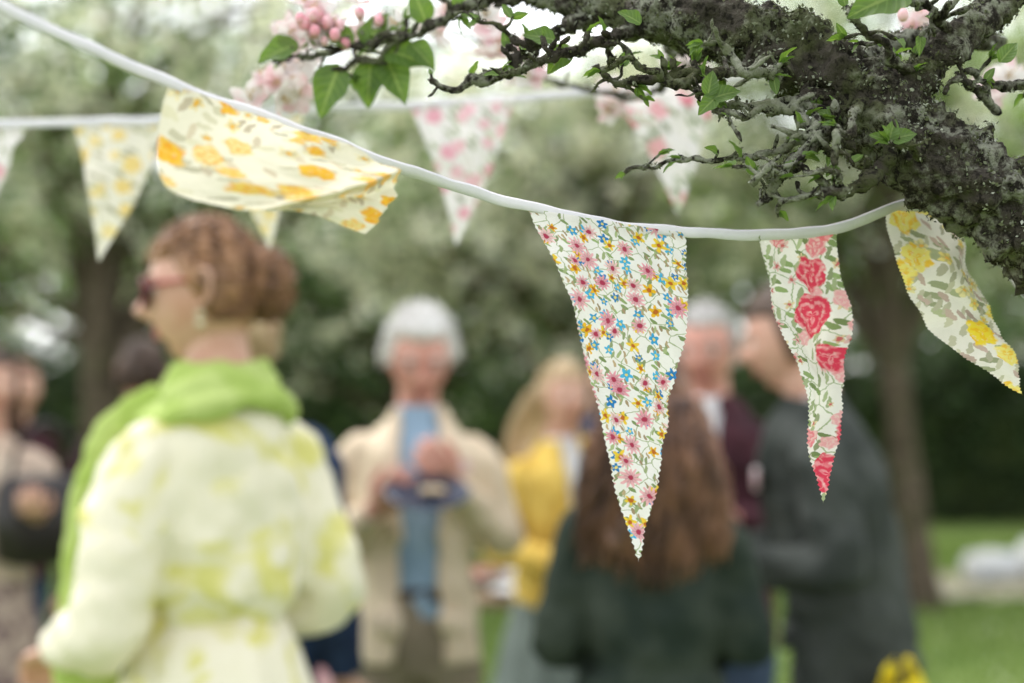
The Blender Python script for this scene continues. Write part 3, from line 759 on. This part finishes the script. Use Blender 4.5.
F_FLOR=fabric('floral_skirt',(.50,.40,.33),(.22,.16,.15),22,.42,.55)
F_BSK=fabric('blue_skirt',(.05,.18,.52),(.03,.12,.38),9)
F_JEAN=fabric('jeans',(.06,.085,.14),(.04,.06,.10),9)
F_YBAG=fabric('yellow_canvas',(.82,.66,.03),(.75,.58,.02),9)
F_LEATH=fabric('black_leather',(.018,.014,.014),None,20,rough=.4,spec=.5)

E,B,MH=person('woman_in_yellow_dress',-.480,2.32,-138,1.75,F_DRESS,None,SKIN,H_AUB,'updo',
   armR=[(-.235,.05,1.13),(-.12,-.19,1.05)],armL=[(.255,.03,1.11),(.20,-.24,1.04)],head_yaw=48,head_pitch=3,glasses='sun',sex='f',hem=1.10,sleeve=1.10,loose=1.0,
   skirt=(1.115,.28,.36,F_DRESS),palmR=(0,0,-1),palmL=(0,0,-1),wide=.80,fold=1.4)
sc=MB(); k=1.0
def S3(P): return [(p[0]*k,p[1]*k,p[2]*k,p[3]) for p in P]
for dz,rr,r in [(-.012,.094,.020),(.014,.082,.017),(.030,.074,.012),(-.034,.112,.020)]:
    P=[]
    for i in range(15):
        a=2*math.pi*i/14+dz*20; P.append((rr*math.cos(a),.006+rr*.90*math.sin(a),1.468+dz+.010*math.sin(2*a+dz*60)+(.018*math.sin(a)),r*(1+.2*math.sin(5*a+dz*90))))
    sc.tube(S3(P),60,14)
sc.tube(S3([(.07,-.05,1.47,.028),(.115,-.085,1.42,.042),(.13,-.135,1.30,.050),(.135,-.165,1.15,.052),(.14,-.17,1.0,.055),(.14,-.165,.90,.05)]),50,18,.4,up=(0,1,0))
sc.tube(S3([(-.03,-.08,1.46,.025),(-.02,-.14,1.38,.04),(0,-.165,1.22,.045),(.01,-.17,1.08,.045)]),50,18,.4,up=(0,1,0))
mkobj('scarf',sc,F_SCARF,E,voxel=.0055,disp=[(.03,.010),(.09,.012)],smit=2)
er=MB(); er.M=MH; er.ball((.083,.006,-.038),.006,10,8); er.ball((.084,.006,-.053),.007,10,8); er.ball((-.083,.006,-.038),.006,10,8); er.ball((-.084,.006,-.053),.007,10,8); mkobj('earrings',er,fabric('pearl',(.75,.68,.5),None,20,rough=.3),E)

E,B,MH=person('elderly_man_in_beige_jacket',-.240,3.62,6,1.69,F_BLUE,F_TAUPE,SKINR,H_WHT,'puffy',
   armR=[(-.255,.02,1.13),(-.125,-.225,1.25)],armL=[(.265,.01,1.15),(.09,-.22,1.31)],head_pitch=20,head_yaw=4,glasses='thin',jacket={'mat':F_BEIGE,'gap':.42},hem=.84,sleeve=1.0,
   palmR=(.6,.2,.7),palmL=(-.6,.2,.7),wide=.86)
pl=MB(); R=[]
for r,z in [(.02,0),(.06,.002),(.085,.010),(.10,.016),(.098,.019),(.06,.008),(.02,.005)]: R.append([(.01+r*math.cos(t*math.pi/16),-.345+r*math.sin(t*math.pi/16)*.8,1.235+z+.35*r*math.sin(t*math.pi/16)) for t in range(32)])
pl.loft(R); mkobj('plate',pl,fabric('slate_plate',(.04,.05,.08),None,20,rough=.3),E)
fd=MB()
for i in range(4): fd.ball((.02+random.uniform(-.03,.03),-.345+random.uniform(-.02,.02),1.255),(.016,.014,.010),10,7)
mkobj('cake',fd,fabric('cake',(.55,.35,.15),(.7,.6,.45),60),E)
bt=MB(); bt.loft([ [ (p[0]*.84,p[1]*.966,p[2]*.966) for p in ering(z,.158,.118)] for z in (1.0,1.035)]); mkobj('belt',bt,SHOE,E)
fl=MB(); 
for i in range(8):
    a=i*.785; fl.ball((.105+.012*math.cos(a),-.158,1.30+.012*math.sin(a)),(.008,.005,.008),8,6)
mkobj('buttonhole_flower',fl,PET,E)

person('woman_with_long_hair',.265,2.72,176,1.55,F_GREEN,None,SKIN,H_BRN,'long',armR=[(-.25,.02,1.14),(-.17,-.22,1.12)],armL=[(.25,.02,1.14),(.17,-.22,1.12)],sex='f',hem=.97,sleeve=1.15,loose=1.2,
   skirt=(1.06,.3,.32,F_BSK),wide=.80,hairlen=.30,fold=1.3)
E,B,MH=person('man_in_charcoal_jacket',.765,3.2,-104,1.72,F_WHITE,F_JEAN,SKIN,H_DRK,'short',armR=[(-.255,.03,1.14),(-.15,-.24,1.12)],armL=[(.265,.0,1.13),(.19,-.26,1.12)],lean=.17,head_pitch=10,
   jacket={'mat':F_CHAR,'gap':.10},hem=.80,sleeve=1.05,loose=1.0,wide=.95,fold=1.3)
fl=MB()
for i in range(8):
    a=i*.785; q=B((.11,-.15,1.31)); fl.ball((q.x+.016*math.cos(a),q.y,q.z+.016*math.sin(a)),(.011,.007,.011),8,6)
mkobj('buttonhole_flower',fl,PET,E)
tb=MB()
R=[]
for z,a,b in [(.50,.10,.045),(.52,.11,.055),(.66,.12,.06),(.84,.115,.045),(.89,.11,.03)]: R.append(ering(z,a,b,0,40,3.2))
tb.loft(R,False)
for s in(-1,1): tb.tube([(-.05,s*.03,.88,.005),(-.04,s*.02,.91,.005),(-.01,s*.012,.93,.005),(.02,s*.02,.91,.005),(.03,s*.03,.88,.005)],24,8)
T=empty('tote_bag',(.80,2.95,0),60); mkobj('bag_body',tb,F_YBAG,T,disp=[(.08,.03)])
person('man_in_maroon_jacket',.535,3.85,-22,1.72,F_WHITE,F_JEAN,SKINR,H_GRY,'grey',armR=[(-.26,.02,1.14),(-.12,-.24,1.18)],armL=[(.26,.02,1.14),(.12,-.24,1.18)],head_pitch=10,
   jacket={'mat':F_MAR,'gap':.34},hem=.82,sleeve=1.05,glasses='thin')
person('woman_in_mustard_cardigan',.15,4.35,28,1.58,F_WHITE,None,SKIN,H_BLD,'long',armR=[(-.25,.02,1.14),(-.16,-.24,1.10)],armL=[(.25,.02,1.14),(.14,-.24,1.15)],sex='f',jacket={'mat':F_MUST,'gap':.3},hem=.95,sleeve=1.1,
   skirt=(1.06,.35,.3,fabric('grey_skirt',(.2,.24,.22),None,9)),hairlen=.3)
person('man_in_navy_suit',-.585,3.05,168,1.72,F_NAVY,F_NAVY,SKIN,H_BLD,'short',hem=.80,sleeve=1.1,loose=1.05)
person('man_in_maroon_jumper',-1.22,4.7,200,1.66,F_MAR,F_JEAN,SKIN,H_DRK,'short',hem=.9,sleeve=1.1)
E,B,MH=person('woman_in_peach_blouse',-1.58,4.3,35,1.62,F_PEACH,None,SKIN,H_DRK,'long',sex='f',hem=1.0,sleeve=1.0,skirt=(1.06,.2,.28,F_FLOR),armL=[(.25,.02,1.14),(.10,-.24,1.22)],wide=.85)
hb=MB(); hb.loft([ering(z,a,b,0,32,3.2) for z,a,b in [(.86,.10,.04),(.88,.15,.06),(1.0,.16,.065),(1.10,.14,.04),(1.12,.12,.02)]]); hb.tube([(-.11,0,1.1,.008),(-.08,0,1.22,.008),(0,0,1.28,.008),(.08,0,1.22,.008),(.11,0,1.1,.008)],20,8)
hb.v=[(p[0]+.13,p[1]-.16,p[2]+.12) for p in hb.v]; mkobj('handbag',hb,F_LEATH,E,disp=[(.06,.01)])
person('girl_in_pink_dress',-.60,5.1,-15,1.28,F_PINK,None,SKIN,H_BLD,'long',sex='f',hem=1.0,sleeve=1.1,short_sleeve=True,skirt=(1.06,.5,.28,F_PINK))
person('man_in_blue_jumper',.42,6.4,10,1.68,F_NAVY,F_TAUPE,SKIN,H_DRK,'short',hem=.88,sleeve=1.1)
person('woman_in_grey_coat',-2.15,6.2,60,1.64,F_MAR,F_JEAN,SKIN,H_BRN,'long',sex='f',hem=.75,sleeve=1.1)

# ---------------------------------------------------------------- refreshments table
T=empty('refreshments_table',(0.03,5.4,0),4)
WOOD=fabric('weathered_wood',(.26,.19,.12),(.15,.11,.07),6,.35,.65,.8)
CER=fabric('white_ceramic',(.8,.8,.78),None,9,rough=.25,spec=.5)
t=MB()
for i in range(6): t.box((0,-.36+i*.144,.76),(.75,.068,.016))
for sx in(-1,1):
    t.box((sx*.62,0,.725),(.03,.40,.018))
    for sy in(-1,1): t.tube([(sx*.62,sy*.33,.72,.03),(sx*.64,sy*.4,.0,.028)],4,8)
mkobj('table_top_and_legs',t,WOOD,T,False,bevel=.004)
pl=MB()
for (a,b) in [(-.45,-.15),(-.15,.1),(.2,-.18),(.5,.05),(0,-.28)]:
    R=[[(a+r*math.cos(q*math.pi/12),b+r*math.sin(q*math.pi/12),.778+z) for q in range(24)] for r,z in [(.05,0),(.09,.006),(.13,.018),(.128,.021),(.08,.010),(.01,.008)]]; pl.loft(R)
for (a,b) in [(-.3,-.25),(.05,.12),(.35,.2),(.38,-.25),(-.6,.2),(-.02,-.08)]:
    R=[[(a+r*math.cos(q*math.pi/12),b+r*math.sin(q*math.pi/12),.778+z) for q in range(24)] for r,z in [(.028,0),(.036,.01),(.042,.09),(.038,.09),(.032,.015),(.005,.012)]]; pl.loft(R)
    pl.tube([(a+.038,b,.85,.005),(a+.07,b,.84,.005),(a+.068,b,.80,.005),(a+.036,b,.798,.005)],12,6)
for z,r in [(.80,.16),(.92,.12),(1.03,.085)]:
    R=[[(-.12+q2*math.cos(q*math.pi/12),0+q2*math.sin(q*math.pi/12),z+zz) for q in range(24)] for q2,zz in [(.01,0),(r*.8,.002),(r,.012),(r*.98,.015),(r*.7,.006),(.01,.006)]]; pl.loft(R)
pl.tube([(-.12,0,.778,.012),(-.12,0,1.12,.006)],6,8)
mkobj('crockery',pl,CER,T)
ck=MB()
for i in range(40):
    z,r=random.choice([(.825,.11),(.945,.08),(1.055,.05)]); a=random.uniform(0,6.28); q=r*random.uniform(.3,1); ck.ball((-.12+q*math.cos(a),q*math.sin(a),z),(.022,.022,.018),9,6)
for i in range(16): ck.ball((.2+random.uniform(-.07,.07),-.18+random.uniform(-.07,.07),.805),(.02,.02,.015),9,6)
mkobj('cakes',ck,fabric('sponge_cake',(.6,.4,.18),(.7,.3,.28),30),T)

# ---------------------------------------------------------------- ground and grass
m,nt,out=nmat('grass_ground'); co=objco(nt)
col=mixc(nt,maprange(nt,noisetex(nt,co,.6,4),.35,.65),(.13,.20,.05),(.20,.27,.08))
col=mixc(nt,maprange(nt,noisetex(nt,co,18,4),.45,.75),col,(.07,.11,.03))
finish(nt,out,col,.95,noisetex(nt,co,30,5),.4,.05,spec=.1); GRM=m
g=MB(); nx=60; vs=[];fs=[]
xs=[math.copysign(abs(t)**2.2,t)*150 for t in np.linspace(-1,1,nx)]
for a in xs:
    for b in xs:
        d=math.hypot(a,b); z=0 if d<14 else (d-14)*.004*noise.noise(V((a*.03,b*.03,0)))
        vs.append((a,b+5,z))
for i in range(nx-1):
    for j in range(nx-1): q=i*nx+j; fs.append((q,q+nx,q+nx+1,q+1))
g.add(vs,fs); mkobj('ground',g,GRM)
GR=leafmat('grass_blade',[(0,(.10,.16,.04)),(.5,(.18,.27,.06)),(1,(.32,.39,.13))],.4)
n=60000; X=rng.uniform(-5.5,7.5,n); Y=2.2+13*rng.random(n)**.8; 
me=bpy.data.meshes.new('grass'); hgt=rng.uniform(.03,.08,n); an=rng.uniform(0,6.28,n); wd=.004+.0006*Y
bx=np.cos(an)*wd; by=np.sin(an)*wd; lx=rng.normal(size=n)*.02; ly=rng.normal(size=n)*.02
P=np.stack([np.stack([X-bx,Y-by,np.zeros(n)-.002],1),np.stack([X+bx,Y+by,np.zeros(n)-.002],1),np.stack([X+lx,Y+ly,hgt],1)],1).reshape(-1,3)
me.vertices.add(3*n); me.vertices.foreach_set('co',P.astype(np.float32).ravel()); me.loops.add(3*n); me.loops.foreach_set('vertex_index',np.arange(3*n,dtype=np.int32))
me.polygons.add(n); me.polygons.foreach_set('loop_start',np.arange(0,3*n,3,dtype=np.int32)); me.update(calc_edges=True)
A=me.attributes.new('tone','FLOAT','FACE'); A.data.foreach_set('value',rng.random(n).astype(np.float32)); me.materials.append(GR)
COL.objects.link(bpy.data.objects.new('grass',me))
C=np.stack([rng.uniform(-4,7,900),rng.uniform(4,14,900),rng.uniform(.03,.08,900)],1); quads('daisies',C,.014,.014,BLOSSOM)
T=empty('picnic_rug',(4.15,11.4,0),12)
r=MB(); rows=[]
for i in range(20):
    rows.append([(-1.1+2.2*i/19,-.7+1.4*j/15,.035+.03*noise.noise(V((i*.5,j*.5,0)))) for j in range(16)])
r.loft(rows,False,close=False); mkobj('rug',r,fabric('cream_rug',(.50,.46,.36),(.36,.32,.24),8),T)
r=MB()
for (a,b,sx,sz) in [(-.3,.1,.25,.12),(.3,.2,.3,.16),(.0,-.35,.2,.09)]:
    r.loft([ering(z*sz*2+.05,sx*f,sx*.6*f,0,24,2.6) for z,f in [(0,.7),(.1,1),(.6,1),(.9,.8),(1,.3)]],M=Matrix.Translation((a,b,0)))
mkobj('bags',r,fabric('pale_canvas',(.7,.7,.68),(.5,.52,.55),6),T,disp=[(.1,.04)])

# ---------------------------------------------------------------- trees and hedge
def clumps(cen,R,nc,per,size,seed=0,dk=0):
    pts=[];tone=[];cs=[]
    for i in range(nc):
        d=rng.normal(size=3); d/=np.linalg.norm(d); rad=rng.random()**.45
        c=np.array(cen)+d*np.array(R)*rad*(1+.25*noise.noise(V(d)*2+V((seed,0,0))))
        cs.append(c); cr=rng.uniform(.16,.38)*size
        k=int(per*rng.uniform(.5,1.4))
        q=rng.normal(size=(k,3))*cr*np.array([1,1,.6])
        pts.append(c+q); base=rng.uniform(.05,.95)-dk; tone.append(np.clip(base+rng.normal(size=k)*.14+q[:,2]/cr*.08,0,1))
    return np.concatenate(pts),np.concatenate(tone),cs
def tree(name,x,y,cen,R,nc,per,leafm=LEAF,blos=0,lsize=.045,trunk=.13,lean=0,cs=1.0,seed=1,fork=1.3,dk=0):
    E=empty(name,(x,y,0)); P,T_,C=clumps((lean*.7,0,cen),R,nc,per,cs,seed=seed,dk=dk)
    b=MB(); fz=fork
    b.tube([(0,0,-.05,trunk*1.3),(lean*.15,0,.3,trunk),(lean*.35+.05*math.sin(seed),.03,fz*.7,trunk*.9),(lean*.5,0,fz,trunk*.85),(lean*.6,.05,cen,trunk*.55),(lean*.7,0,cen+R[2]*.6,trunk*.15)],40,14,dispf=barkdisp(.25,6))
    for i,c in enumerate(C[:34]):
        t=rng.uniform(.0,.8); s=np.array([lean*(.45+.2*t),0.02,lerp(fz*.9,cen+R[2]*.2,t)]); r0=trunk*rng.uniform(.25,.5)*(1-.4*t)
        mid=s*.5+c*.5+rng.normal(size=3)*.15+np.array([0,0,.12])
        b.tube([(*s,r0),(*mid,r0*.6),(*c,r0*.22)],12,7)
        for q in range(3):
            e=c+rng.normal(size=3)*.5; b.tube([(*mid,r0*.35),(*((mid+e)/2+rng.normal(size=3)*.08),r0*.25),(*e,r0*.08)],7,5)
    mkobj('trunk_and_limbs',b,BARKD,E)
    quads('foliage',P,rng.uniform(.7,1.3,len(P))*lsize,rng.uniform(.5,.8,len(P))*lsize,leafm,E,T_)
    if blos:
        nb=blos//14; ci=rng.integers(0,len(P),nb); Q=np.repeat(P[ci],14,axis=0)+rng.normal(size=(nb*14,3))*.045
        quads('blossom',Q,rng.uniform(.025,.05,len(Q)),rng.uniform(.025,.045,len(Q)),BLOSSOM,E)
    return E
tree('apple_tree',-2.75,9.0,3.5,(2.3,1.8,1.5),85,70,LEAF,9000,.045,.12,.25,1,1)
tree('apple_tree',.75,11.5,3.15,(2.0,1.7,1.25),95,75,LEAF,20000,.045,.13,-.2,1,2)
tree('apple_tree',2.95,10.2,3.6,(2.0,1.8,1.3),80,75,LEAFL,3500,.045,.12,-.35,1,3)
tree('apple_tree',-1.1,14,2.7,(2.3,2,1.6),110,95,LEAF,5500,.05,.14,.1,1.1,4,dk=.2)
tree('apple_tree',-5.6,12,3.4,(2.4,2,1.7),85,70,LEAF,9000,.05,.14,.1,1.1,5)
tree('apple_tree',6.0,14,3.8,(2.6,2.2,1.8),95,80,LEAFL,3000,.055,.15,-.2,1.1,6)
Ps=[];Ts=[];bt=MB()
i=0
for x in np.arange(-17,19,2.6):
    i+=1; yy=21+4*rng.random(); hh=rng.uniform(3.0,4.2)
    P,T_,C=clumps((x,yy,hh),(2.1,1.8,rng.uniform(2.0,3.2)),60,95,1.6,seed=i)
    Ps.append(P); Ts.append(np.clip(T_*rng.uniform(.7,1.25),0,1))
    bt.tube([(x,yy,0,.22),(x+.2,yy,2.5,.17),(x,yy,hh+2,.06)],14,8)
E=empty('distant_trees'); P=np.concatenate(Ps)
quads('foliage',P,rng.uniform(.07,.13,len(P)),rng.uniform(.05,.09,len(P)),LEAFL,E,np.concatenate(Ts)); mkobj('trunks',bt,BARKD,E)
sel=rng.choice(len(P),1100); Q=np.repeat(P[sel],12,axis=0)+rng.normal(size=(13200,3))*.09; quads('blossom',Q,.06,.05,BLOSSOM,E)
n=42000; X=rng.uniform(-18,18,n); 
prof=np.array([noise.noise(V((x*.6,0,0))) for x in X]); top=2.1+.5*prof+(X>1)*.25
Z=top*rng.random(n)**.7; Y=18+.9*rng.normal(size=n)*.45-.3*(Z/top)
E=empty('hedge'); quads('leaves',np.stack([X,Y,Z],1),rng.uniform(.05,.09,n),rng.uniform(.035,.06,n),LEAFD,E,np.clip(.5+.5*np.array([noise.noise(V((a*.8,b,c*1.2))) for a,b,c in zip(X,Y,Z)])+rng.normal(size=n)*.15,0,1))
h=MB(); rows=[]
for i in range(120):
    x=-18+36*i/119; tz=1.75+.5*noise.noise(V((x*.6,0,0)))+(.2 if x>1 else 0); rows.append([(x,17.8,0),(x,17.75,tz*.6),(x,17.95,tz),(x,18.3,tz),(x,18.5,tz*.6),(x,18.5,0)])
h.loft(rows); mkobj('hedge_core',h,fabric('hedge_core_green',(.03,.045,.02),(.06,.08,.03),3),E,disp=[(.4,.3)])  # solid core inside the leaves, dark green mottled by noise

# ---------------------------------------------------------------- light, world, camera
sd=V((-.30,.25,.90)).normalized()
w=bpy.data.worlds.new('World'); scene.world=w; w.use_nodes=True; nt=w.node_tree; nt.nodes.clear()
sky=nt.nodes.new('ShaderNodeTexSky'); sky.sky_type='NISHITA'; sky.sun_disc=False
sky.sun_elevation=math.asin(sd.z); sky.sun_rotation=math.atan2(sd.x,sd.y); sky.dust_density=1; sky.air_density=1.0
hs=nt.nodes.new('ShaderNodeHueSaturation'); hs.inputs['Saturation'].default_value=.12; hs.inputs['Value'].default_value=3.0
bg=nt.nodes.new('ShaderNodeBackground'); bg.inputs['Strength'].default_value=.15; wo=nt.nodes.new('ShaderNodeOutputWorld')
nt.links.new(sky.outputs[0],hs.inputs['Color']); nt.links.new(hs.outputs[0],bg.inputs[0]); nt.links.new(bg.outputs[0],wo.inputs[0])
sl=bpy.data.lights.new('sun','SUN'); sl.energy=1.4; sl.angle=math.radians(20); sl.color=(1,.94,.88)
so=bpy.data.objects.new('sun',sl); COL.objects.link(so); so.rotation_euler=sd.to_track_quat('Z','Y').to_euler()
cd=bpy.data.cameras.new('camera'); cam=bpy.data.objects.new('camera',cd); COL.objects.link(cam); scene.camera=cam
cam.location=(0,0,1.45); cam.rotation_euler=(math.radians(90+2.56),0,0)
cd.lens=50; cd.sensor_width=36; cd.clip_start=.05; cd.clip_end=1000
cd.dof.use_dof=True; cd.dof.focus_distance=1.085; cd.dof.aperture_fstop=2.4
scene.view_settings.view_transform='Standard'; scene.view_settings.look='None'; scene.view_settings.exposure=0
